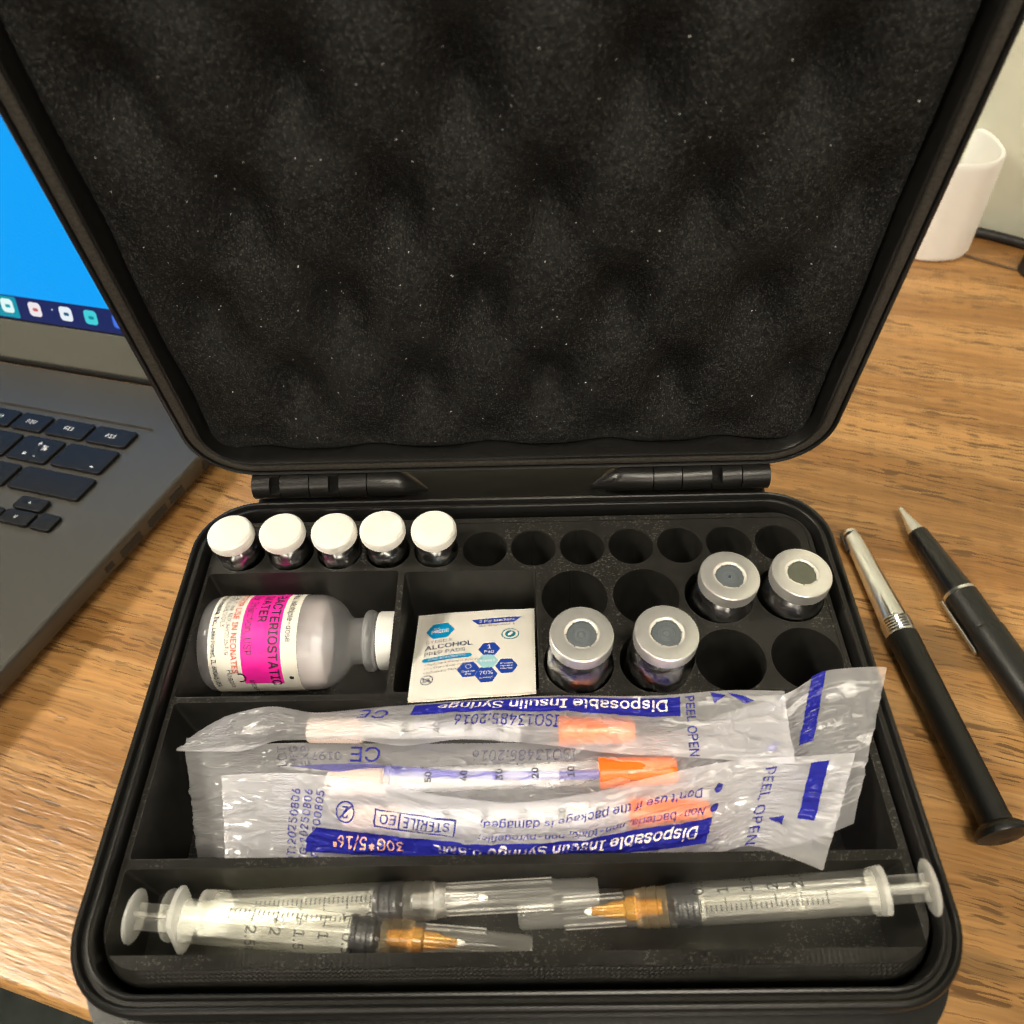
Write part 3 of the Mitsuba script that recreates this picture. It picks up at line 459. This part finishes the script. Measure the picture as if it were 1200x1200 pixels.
# front packet
LC, WC = gC.L, gC.Wd
bpatch(C_, Polygon([(-60, -3.3), (58, -3.3), (62, 0), (62, 3.6), (-60, 3.6)]), 89, WC * .69, 'mat_blue_band')
btxt(C_, 'Disposable Insulin Syringe 0.5ML', 3.4, 106, WC * .69, 78, 'mat_white_ink', True, off=.42); btxt(C_, '30G*5/16"', 3.4, 47, WC * .69, 22, 'mat_peach_ink', True, off=.42)
btxt(C_, 'Non-bacteria, non-toxic, non-pyrogenic;', 2.3, 113, WC * .47, 66); btxt(C_, "Don't use if the package is damaged;", 2.3, 112, WC * .27, 64)
for yy in (.26, .46): bpatch(C_, Point(0, 0).buffer(1.2), 149, WC * yy, 'mat_blue_ink', 'lettering', .32)
bpatch(C_, ringp(3.0, .4), 40, WC * .36, 'mat_blue_ink', 'lettering', .32); bpatch(C_, affinity.rotate(sbox(-2.9, -.2, 2.9, .2), 45), 40, WC * .36, 'mat_blue_ink', 'lettering', .32); btxt(C_, '2', 3.2, 40, WC * .36)
fr = sbox(-12, -2.6, 12, 2.6).difference(sbox(-11.6, -2.2, 11.6, 2.2)).union(sbox(4.3, -2.4, 4.7, 2.4)); bpatch(C_, fr, 61, WC * .37, 'mat_blue_ink', 'lettering', .32); btxt(C_, 'STERILE', 2.5, 64.5, WC * .37, 13.5); btxt(C_, 'EO', 2.5, 53, WC * .37, 4.6)
for k, s in enumerate(('LOT:20250806', 'MFG:20250806', 'EXP:20300805')): btxt(C_, s, 2.6, 22.5 + 4.0 * k, WC * .60, 22, 'mat_blue_ink', False, 84)
btxt(C_, 'PEEL OPEN', 3.0, 164.5, WC * .55, 22, 'mat_blue_ink', False, -86)
bpatch(C_, sbox(-2.4, -7.2, 2.4, 7.2), 177.5, WC * .36, 'mat_blue_band', 'band', .26, 4)
bpatch(C_, Polygon([(-2, -1.3), (2, 0), (-2, 1.3)]), 170, WC * .70, 'mat_blue_ink', 'lettering', .32)
# middle packet
LB, WB = gB.L, gB.Wd
btxt(B_, 'ISO13485:2016', 3.6, 104, WB * .11, 31, 'mat_ink_grey'); btxt(B_, 'CE', 5.0, 56, WB * .10, 9, 'mat_blue_ink'); btxt(B_, '0197', 2.8, 44, WB * .12, 9, 'mat_ink_grey')
bpatch(B_, Polygon([(-33, -.4), (10, -1.0), (40, -3.4), (64, -2.4), (40, .6), (0, 2.0), (-33, 2.4)]), 96, WB * .27, 'mat_blue_band_pale')
for k, s in enumerate(('LOT', 'MFG', 'EXP')): btxt(B_, s, 2.6, 30 + 3.6 * k, WB * .12, 7, 'mat_ink_grey', False, 95)
bpatch(B_, sbox(-2.4, -8, 2.4, 8), LB * .905, WB * .20, 'mat_blue_band', 'band', .26, -3); bpatch(B_, Polygon([(-2, -1.3), (2, 0), (-2, 1.3)]), LB * .845, WB * .34, 'mat_blue_ink', 'lettering', .32)
# back packet
LA, WA = gA.L, gA.Wd
bpatch(A_, Polygon([(-42, -2.2), (42, -2.2), (42, 2.6), (-42, 2.6)]), 113, WA * .20, 'mat_blue_band'); btxt(A_, 'Disposable Insulin Syringe', 2.9, 115, WA * .20, 72, 'mat_white_ink', True, off=.42)
btxt(A_, 'ISO13485:2016', 3.5, 101.5, WA * .56, 32); btxt(A_, 'CE', 4.2, 59, WA * .30, 9)
btxt(A_, 'PEEL OPEN', 2.8, 158.5, WA * .52, 14, 'mat_blue_ink', False, -86); bpatch(A_, Polygon([(-2.4, -.4), (2.4, -1.2), (1.2, 1.2)]), 167, WA * .10, 'mat_blue_ink', 'lettering', .32); bpatch(A_, Polygon([(-4, .4), (-1, 1.2), (4, -1.2), (0, -.6)]), 174, WA * .12, 'mat_blue_ink', 'lettering', .32)

# ------------------------------------------------------------------ luer syringes with capped needles
def luer(label, a, b, roll, amber=True, X=0.0):
    """a: centre of the finger flange, b: tip of the needle cap."""
    t = thing('syringe', label, 'syringe', 'capped syringes in the front compartment')
    a, b = np.array(a, float), np.array(b, float); ex = (b - a) / np.linalg.norm(b - a); ey = np.cross([0, 0, 1], ex); ey /= np.linalg.norm(ey); ez = np.cross(ex, ey)
    M = frame(a, -ey, ez, ex) @ rot(roll, [0, 0, 1])        # local z along the needle, y up, x = the viewer's side of a syringe pointing right
    M = frame(a, ey * -1, ez, ex) if np.linalg.det(frame(a, -ey, ez, ex)[:3, :3]) > 0 else frame(a, ey, ez, ex)
    M = M @ rot(roll, [0, 0, 1])
    put(t + '__barrel', lathe([(5.0, -.8), (5.7, -.6), (5.75, .4), (5.6, 1.4), (5.6, 54.5), (5.2, 56), (3.2, 56.6)], 48), 'mat_pp', 30, M)
    def wing(z, n=40):
        f = np.linspace(0, 2 * math.pi, n, endpoint=False); return np.stack([np.clip(11.6 * np.cos(f), -11.2, 11.2), np.clip(8.2 * np.sin(f), -6.0, 6.0), np.full(n, z)], 1)
    fl = wing(0); put(t + '__flange', loft([wing(-.95) * [.94, .94, 1], wing(-.6), wing(.6), wing(.95) * [.94, .94, 1]], True, True), 'mat_pp_milky', 30, M @ rot(78, [0, 0, 1]))
    put(t + '__thumb_rest', lathe([(0, -14.0), (6.4, -14.0), (7.0, -13.6), (7.1, -13), (6.6, -12.6), (0, -12.4)], 40), 'mat_pp_milky', 30, M)
    cr = []
    for s in (1, -1):
        for q in range(2):
            w = rbox(-.55, .55, -.1 if s < 0 else 0, 0 if s < 0 else 4.1, -12.6, 47.2, .4, .15, 3)
            w = box(-.55, .55, .02, 3.5, -12.6, 47.2); w.apply_transform(rot(90 * q + (180 if s < 0 else 0), [0, 0, 1])); cr.append(w)
    cr.append(lathe([(0, 46.0), (4.6, 46.0), (4.6, 47.4), (0, 47.4)], 32)); cr.append(lathe([(0, 20), (3.6, 20), (3.6, 21), (0, 21)], 24))
    put(t + '__plunger_rod', cat(cr), 'mat_pp_rod', 25, M)
    put(t + '__stopper', lathe([(0, 47.4), (5.2, 47.4), (5.45, 47.9), (5.45, 48.9), (4.9, 49.3), (4.9, 50.6), (5.45, 51), (5.45, 52), (4.9, 52.4), (4.9, 52.9), (5.4, 53.3), (5.3, 54.0), (0, 55.6)], 40), 'mat_black_rubber', 30, M)
    put(t + '__lock_collar', lathe([(5.2, 56.0), (5.3, 56.4), (5.2, 58.6), (5.45, 58.8), (5.1, 61.4), (5.35, 61.6), (4.9, 64.8), (4.2, 65.0)], 40), 'mat_amber_pale' if amber else 'mat_pp', 25, M)
    put(t + '__needle_hub', lathe([(0, 57.5), (2.0, 57.5), (2.3, 64), (3.2, 64.5), (3.1, 67), (2.3, 68), (2.1, 71.5), (1.4, 74), (.9, 77.5), (.3, 78)], 24), 'mat_amber' if amber else 'mat_pp_clear', 25, M)
    put(t + '__glue_tip', lathe([(0, 77), (1.2, 77.2), (.6, 79.2), (.3, 79.6)], 16), 'mat_white_plastic', 30, M)
    put(t + '__needle', lathe([(.3, 78), (.3, 88), (0, 89)], 10), 'mat_steel', 30, M)
    cap = [(4.5, 63.4), (4.7, 63.8), (4.6, 67.5), (4.25, 68), (4.05, 85 + X), (3.75, 85.6 + X), (3.6, 97.2 + X), (3.2, 98 + X), (0, 98.0 + X)]
    put(t + '__needle_cap', lathe(cap, 40), 'mat_pp_clear', 30, M)
    ribs = []
    for q in range(12):
        w = box(4.05, 4.45, -.18, .18, 68, 85 + X); w.apply_transform(rot(30 * q, [0, 0, 1])); ribs.append(w)
    put(t + '__cap_ribs', cat(ribs), 'mat_pp_clear', False, M)
    marks = []; r = 5.68
    def arc(f0, f1, z, h=.3):
        f = np.linspace(f0, f1, 8); p = np.stack([-r * np.sin(f), r * np.cos(f), np.full(8, z - h / 2)], 1); p2 = p + [0, 0, h]
        marks.append(trimesh.Trimesh(np.vstack([p, p2]), [[i, i + 1, 9 + i] for i in range(7)] + [[i, 9 + i, 8 + i] for i in range(7)], process=False))
    for q in range(26):
        z = 47.0 - q * 1.32; arc(deg(-35), deg(-35 + (34 if q % 5 == 0 else 17)), z)
    for q, s in ((0, '0.5'), (1, '1'), (2, '1.5'), (3, '2'), (4, '2.5ml')):
        m = text2(s, 2.9, False, None, False, .8); v = np.array(m.vertices); f = deg(6) + v[:, 0] / r; z = 47.0 - (q * 5 + 0) * 1.32 - 1.2 + v[:, 1]
        marks.append(trimesh.Trimesh(np.stack([-r * np.sin(f), r * np.cos(f), z], 1), m.faces, process=False))
    put(t + '__scale', cat(marks), 'mat_black_ink', False, M)
luer('clear syringe with black stopper pointing right, amber needle hub, at the front left', (-92.5, -144.2, -11), (5.2, -151.0, -19), 0)
luer('clear syringe with colourless needle hub, lying half behind another at the left', (-86.5, -140.6, -19), (24.5, -138.0, -11), 25, amber=False, X=13.0)
luer('clear syringe with amber needle hub pointing left, thumb rest over the right rim', (98.2, -141.2, -1.5), (1.6, -142.6, -19), 0)

# ------------------------------------------------------------------ two pens on the desk
def axis(a, b, z=None):
    a, b = np.array(a, float), np.array(b, float); ez = (b - a) / np.linalg.norm(b - a); ex = np.cross([0, 0, 1], ez); ex /= np.linalg.norm(ex); return frame(a, ex, np.cross(ez, ex), ez), np.linalg.norm(b - a)
p1 = thing('silver_capped_pen', 'pen with tapered silver barrel end and matt black grip flaring at the bottom', 'pen')
M, L = axis((153.2, 25.5, ZT + 4.2), (167.6, -112.5, ZT + 8.2)); S = 56.5
put(p1 + '__metal_barrel', lathe([(0, 0), (2.2, .1), (3.0, 1.0), (3.2, 2.4), (2.9, 3.0), (2.9, 3.8), (3.6, 4.4), (3.9, 8), (4.6, 26), (5.3, 42), (5.75, S - 7.5)], 48), 'mat_steel', 30, M)
put(p1 + '__ring', lathe([(5.7, S - 7.5)] + [(5.9 + .28 * (k % 2), S - 7.3 + .62 * k) for k in range(11)] + [(6.0, S - .2), (5.6, S)], 48), 'mat_steel', 20, M)
put(p1 + '__clip', rbox(-1.3, 1.3, -4.9, -3.7, 2, 11, .5, .2, 3), 'mat_pen_gloss', 30, M @ rot(-75, [0, 0, 1]))
put(p1 + '__grip', lathe([(5.4, S - .2), (6.1, S), (6.2, S + 1.2), (6.0, S + 12), (5.7, S + 45), (5.5, L - 8), (5.7, L - 5.5)], 48), 'mat_pen_soft', 30, M)
put(p1 + '__end_flange', lathe([(5.7, L - 5.8), (7.2, L - 4.8), (8.7, L - 3.6), (9.0, L - 2.4), (8.6, L - 1.2), (6.2, L - .3), (2.6, L + .2), (1.6, L - .1), (0, L - .1)], 48), 'mat_pen_soft', 40, M)
p2 = thing('black_pen', 'thick black pen with silver cone tip and clip, at the right edge', 'pen')
M, L = axis((179.6, 37.0, ZT + 5.5), (206.8, -98, ZT + 8.2))
put(p2 + '__tip', lathe([(0, 0), (.9, .05), (1.1, .5), (1.3, 3), (3.6, 14.4), (3.7, 15.0)], 40), 'mat_steel', 30, M)
put(p2 + '__section', lathe([(3.7, 14.8), (4.1, 15.0), (4.4, 16), (6.2, 47), (6.4, 48.5)], 48), 'mat_pen_gloss', 30, M)
put(p2 + '__ring', lathe([(6.4, 48.5), (6.7, 48.6), (6.7, 50), (6.4, 50.1)], 48), 'mat_steel', 30, M)
put(p2 + '__collar', lathe([(6.4, 50.1)] + [(6.75 - .05 * (k % 2), 50.3 + .55 * k) for k in range(32)] + [(6.9, 68)], 48), 'mat_pen_soft', 20, M)
put(p2 + '__barrel', lathe([(6.9, 68), (7.1, 69), (7.3, 90), (7.0, L - 5), (6, L - .8), (4, L), (0, L)], 48), 'mat_pen_soft', 30, M)
cl = m3.Manifold.batch_boolean([m3.Manifold.cube([4.6, 1.5, 26]).translate([-2.3, -9.1, 50]), m3.Manifold.cube([3, 4, 2.6]).translate([-1.5, -10.4, 70.5])], m3.OpType.Subtract)
put(p2 + '__clip', rbox(-2.1, 2.1, -8.6, -7.3, 49.5, 75, .6, .45, 4), 'mat_steel', 40, M @ rot(-62, [0, 0, 1]))

# ------------------------------------------------------------------ laptop
LX = [-0.1347, 0.1055, -0.0452, 0.2931, 0.0412, -0.0127, 0.0664, 0.0363, 0.1144]
def lap_axes(yaw, roll, pitch):
    u = np.array([-math.cos(yaw) * math.cos(roll), math.sin(yaw) * math.cos(roll), -math.sin(roll)]); v0 = np.array([-math.sin(yaw), -math.cos(yaw), 0])
    v = v0 * math.cos(pitch) + np.array([0, 0, -1]) * math.sin(pitch); v -= u * (u @ v); v /= np.linalg.norm(v); n = np.cross(v, u); return u, v, n * np.sign(n[2])
lu, lv, ln_ = lap_axes(*LX[3:6]); sh = LX[8]; lv2 = lv * math.cos(sh) + lu * math.sin(sh); LO = np.array(LX[:3]) * 1000
lp = thing('laptop', 'grey metal laptop with black keys and a bright blue screen, left of the case', 'laptop')
KM = frame(LO, -lu, -lv2, ln_)          # local: x to the right (0 at the right edge), y to the hinge (0 at the hinge), z up from the deck
DWd, DDp = 330, 235
deck = loft([ring(-DWd + o, -o, -DDp + o, -1, 10 - o, z, 6) for o, z in ((6, -13.5), (1.5, -10.5), (.2, -6), (0, -2), (.5, -.5), (1.6, 0))], True, False)
put(lp + '__deck', cat([deck, loft([ring(-DWd + 1.6, -1.6, -DDp + 1.6, -1, 8.4, 0, 6), ring(-300, -33.6, -104, -29.5, 3, 0, 6), ring(-299.6, -34, -103.6, -29.9, 2.8, -1.4, 6)], False, True)]), 'mat_laptop', 30, KM)
for y, h, w in ((-62, 4, 9), (-76, 4, 12), (-94, 4.2, 13), (-108, 3, 5), (-38, 5, 8), (-24, 5, 8)):
    put(lp + '__port', rbox(-.9, .35, y - w / 2, y + w / 2, -4 - h, -4, .2, .1, 2), 'mat_port', 30, KM)
for yy in (-30, -200):
    for xx in (-40, -290): put(lp + '__foot', lathe([(0, -18.6), (7, -18.6), (8, -18), (8, -13.4), (0, -13.4)], 24), 'mat_port', 30, KM @ tr(xx, yy, 0))
def key(x0, x1, y0, y1, legend=None, lx=None, ly=None, lh=3.0, h=1.7):
    k = put(lp + '__key', rbox(x0, x1, y0, y1, -1.3, h - 1.0, 1.6, .5, 4), 'mat_key', 30, KM)
    if legend is not None: put(k + '__legend', text2(legend, lh, True), 'mat_key_legend', False, KM @ tr(lx if lx is not None else (x0 + x1) / 2, ly if ly is not None else (y0 + y1) / 2, h - .93))
GL = -.0
for x0, x1, s in ((-169, -152, 'F7'), (-149, -131.5, 'F8'), (-129, -111.5, 'F9'), (-109.5, -91, 'F10'), (-88.4, -65.6, 'F11'), (-63.5, -40.3, 'F12')):
    key(x0, x1, -45.6, -34, s if len(s) < 3 else s, (x0 + x1) / 2, -39.8, 2.3)
for x0, x1, s in ((-165, -145, '8'), (-142.6, -121, '9'), (-118.4, -97, '0')): key(x0, x1, -64.5, -48.6, s, None, None, 4)
k0 = key(-94.6, -71.4, -64.5, -48.4); key(-68.6, -39.6, -64, -48.4, '-', -46, -60.5, 4)
for s, xx, yy in (('+', -83, -52.5), ('%', -78.5, -55), ('=', -86, -60), ('.', -79.5, -60)): put(lp + '__key_legend', text2(s, 3.2, True), 'mat_key_legend', False, KM @ tr(xx, yy, .77))
for x0, x1, s in ((-149, -128, 'O'), (-125.5, -104.6, 'P'), (-102, -80.5, '"')): key(x0, x1, -82, -67.5, s, None, None, 3.6)
key(-77.8, -37.4, -81.5, -67.2)
key(-64.4, -48.4, -92.2, -84.6, '^', -57, -88.8, 2.2, 2.0); key(-64.4, -48.4, -101, -93, 'v', -57, -97, 2.2, 2.0); key(-47, -36.2, -101, -91.6); key(-82, -66, -101, -93.4)
for x0, x1 in ((-125.5, -104.6), (-102, -84)): key(x0, x1, -100.5, -86)
# screen half
tl = math.radians(18); lw = ln_ * math.cos(tl) - lv * math.sin(tl); SM = frame(LO - 2.0 * lv, -lu, lw, np.cross(-lu, lw))     # x right, y up the screen, z towards the user
put(lp + '__screen_shell', rbox(-DWd + 3, -3, 1.0, 232, -5.5, 0, 8, .6, 6), 'mat_laptop', 30, SM)
put(lp + '__hinge_bar', loft([np.stack([np.full(16, x), 0.2 + 4.2 * np.cos(np.linspace(0, 2 * math.pi, 16, endpoint=False)), -4.6 + 4.2 * np.sin(np.linspace(0, 2 * math.pi, 16, endpoint=False))], 1) for x in (-322, -8)], True, True), 'mat_port', 40, SM)
put(lp + '__chin', rbox(-DWd + 4, -4, 2.2, 24.2, .02, .5, 2, .15, 4), 'mat_chin', 30, SM)
put(lp + '__bezel', rbox(-DWd + 4, -4, 24.6, 231, .02, .42, 4, .15, 4), 'mat_pen_gloss', 30, SM)
def screen(part, mesh, col, w=1.0): 
    k = put(lp + part, mesh, 'mat_pen_gloss', False, SM); scene[k]['emitter'] = {'type': 'area', 'radiance': {'type': 'rgb', 'value': list(col)}, 'sampling_weight': w}; return k
def rr2(w, h, r): return sbox(-w / 2 + r, -h / 2 + r, w / 2 - r, h / 2 - r).buffer(r, quad_segs=5)
def flat(pg, x, y, z): m = poly2(pg); m.apply_translation([x, y, z]); return m
SX0, SX1, SY0 = -DWd + 9, -9, 25.4
screen('__display', poly2(sbox(SX0, SY0 + 12.8, SX1, 226)).apply_translation([0, 0, .46]), (0.0, .36, .95), 1.0)
screen('__display__dock', poly2(sbox(SX0, SY0, SX1, SY0 + 12.8)).apply_translation([0, 0, .46]), (.008, .018, .11), .2)

icons = [(-142.5, (.75, .95, .92), (.0, .35, .45)), (-124.4, (.85, .80, .82), (.55, .12, .12)), (-104.6, (.80, .86, .92), (.02, .12, .22)), (-89.0, (.05, .62, .68), (.0, .25, .30)), (-71.5, (.05, .16, .75), (.3, .4, .8))]
scr_t = lp + '__display'
panel = put(scr_t + '__icon', flat(rr2(15.5, 11.6, 1), -143.5, 31.8, .50), 'mat_pen_gloss', False, SM); scene[panel]['emitter'] = {'type': 'area', 'radiance': {'type': 'rgb', 'value': [.0, .30, .40]}, 'sampling_weight': .05}
for x, c, c2 in icons:
    k = screen('__display__icon', flat(rr2(8.0, 7.6, 2.0), x, 32.3, .54), c, .05)
    k = screen('__display__icon_mark', flat(rr2(3.4, 1.8, .8), x + .3, 32.2, .58), c2, .05)
screen('__display__icon_mark', flat(Point(0, 0).buffer(.45), -113, 33.6, .54), (.6, .65, .8), .05)

# ------------------------------------------------------------------ white cup and cable by the wall
cu = thing('white_cup', 'white tapered cup with rounded corners standing near the wall behind the case', 'cup')
def cring(cx, cy, h, r, z): return ring(cx - h, cx + h, cy - h, cy + h, r, z, 10)
def cc(f): return 268 - 6 * f, 263 + 1 * f
prof = [(0, 20.5, 0), (0, 23.5, 1.2), (.02, 24.6, 4)] + [(f, 24.6 + 2.4 * f, 4 + 58 * f) for f in (.3, .7, .97)] + [(1, 26.8, 63.4), (1, 25.9, 64.4), (1, 24.6, 64.2), (1, 23.6, 63), (.5, 22, 34), (0, 19, 6)]
put(cu + '__body', loft([cring(*cc(f), h, h * .84, ZT + z + .3) for f, h, z in prof], True, True), 'mat_cup', 40)
cb = thing('power_cable', 'black power cable lying along the foot of the wall', 'cable')
put(cb + '__cord', tube(spline([(230, 292, ZT + 3.2), (268, 287, ZT + 3.2), (296, 272, ZT + 3.2), (318, 259, ZT + 3.2), (350, 240, ZT + 3.2), (420, 225, ZT + 3.2)]), 3.0, 12), 'mat_cable', 60)
put(cb + '__plug', lathe([(0, 0), (8, 0), (9.5, 1.5), (9.5, 16), (8, 18), (0, 18)], 32), 'mat_cable', 30, tr(322, 226, ZT + .1))
put(cb + '__shadow_line', tube(spline([(285, 247, ZT + .9), (296, 240, ZT + .9), (308, 232, ZT + .9), (318, 228, ZT + .9)]), .8, 8), prin('mat_shadow_line', (.10, .06, .03), .5), 60)  # dark strip laid where the cable shadow falls on the desk
labels[cb + '__shadow_line'] = {'label': 'thin brown strip in place of the cable shadow beside the plug'}
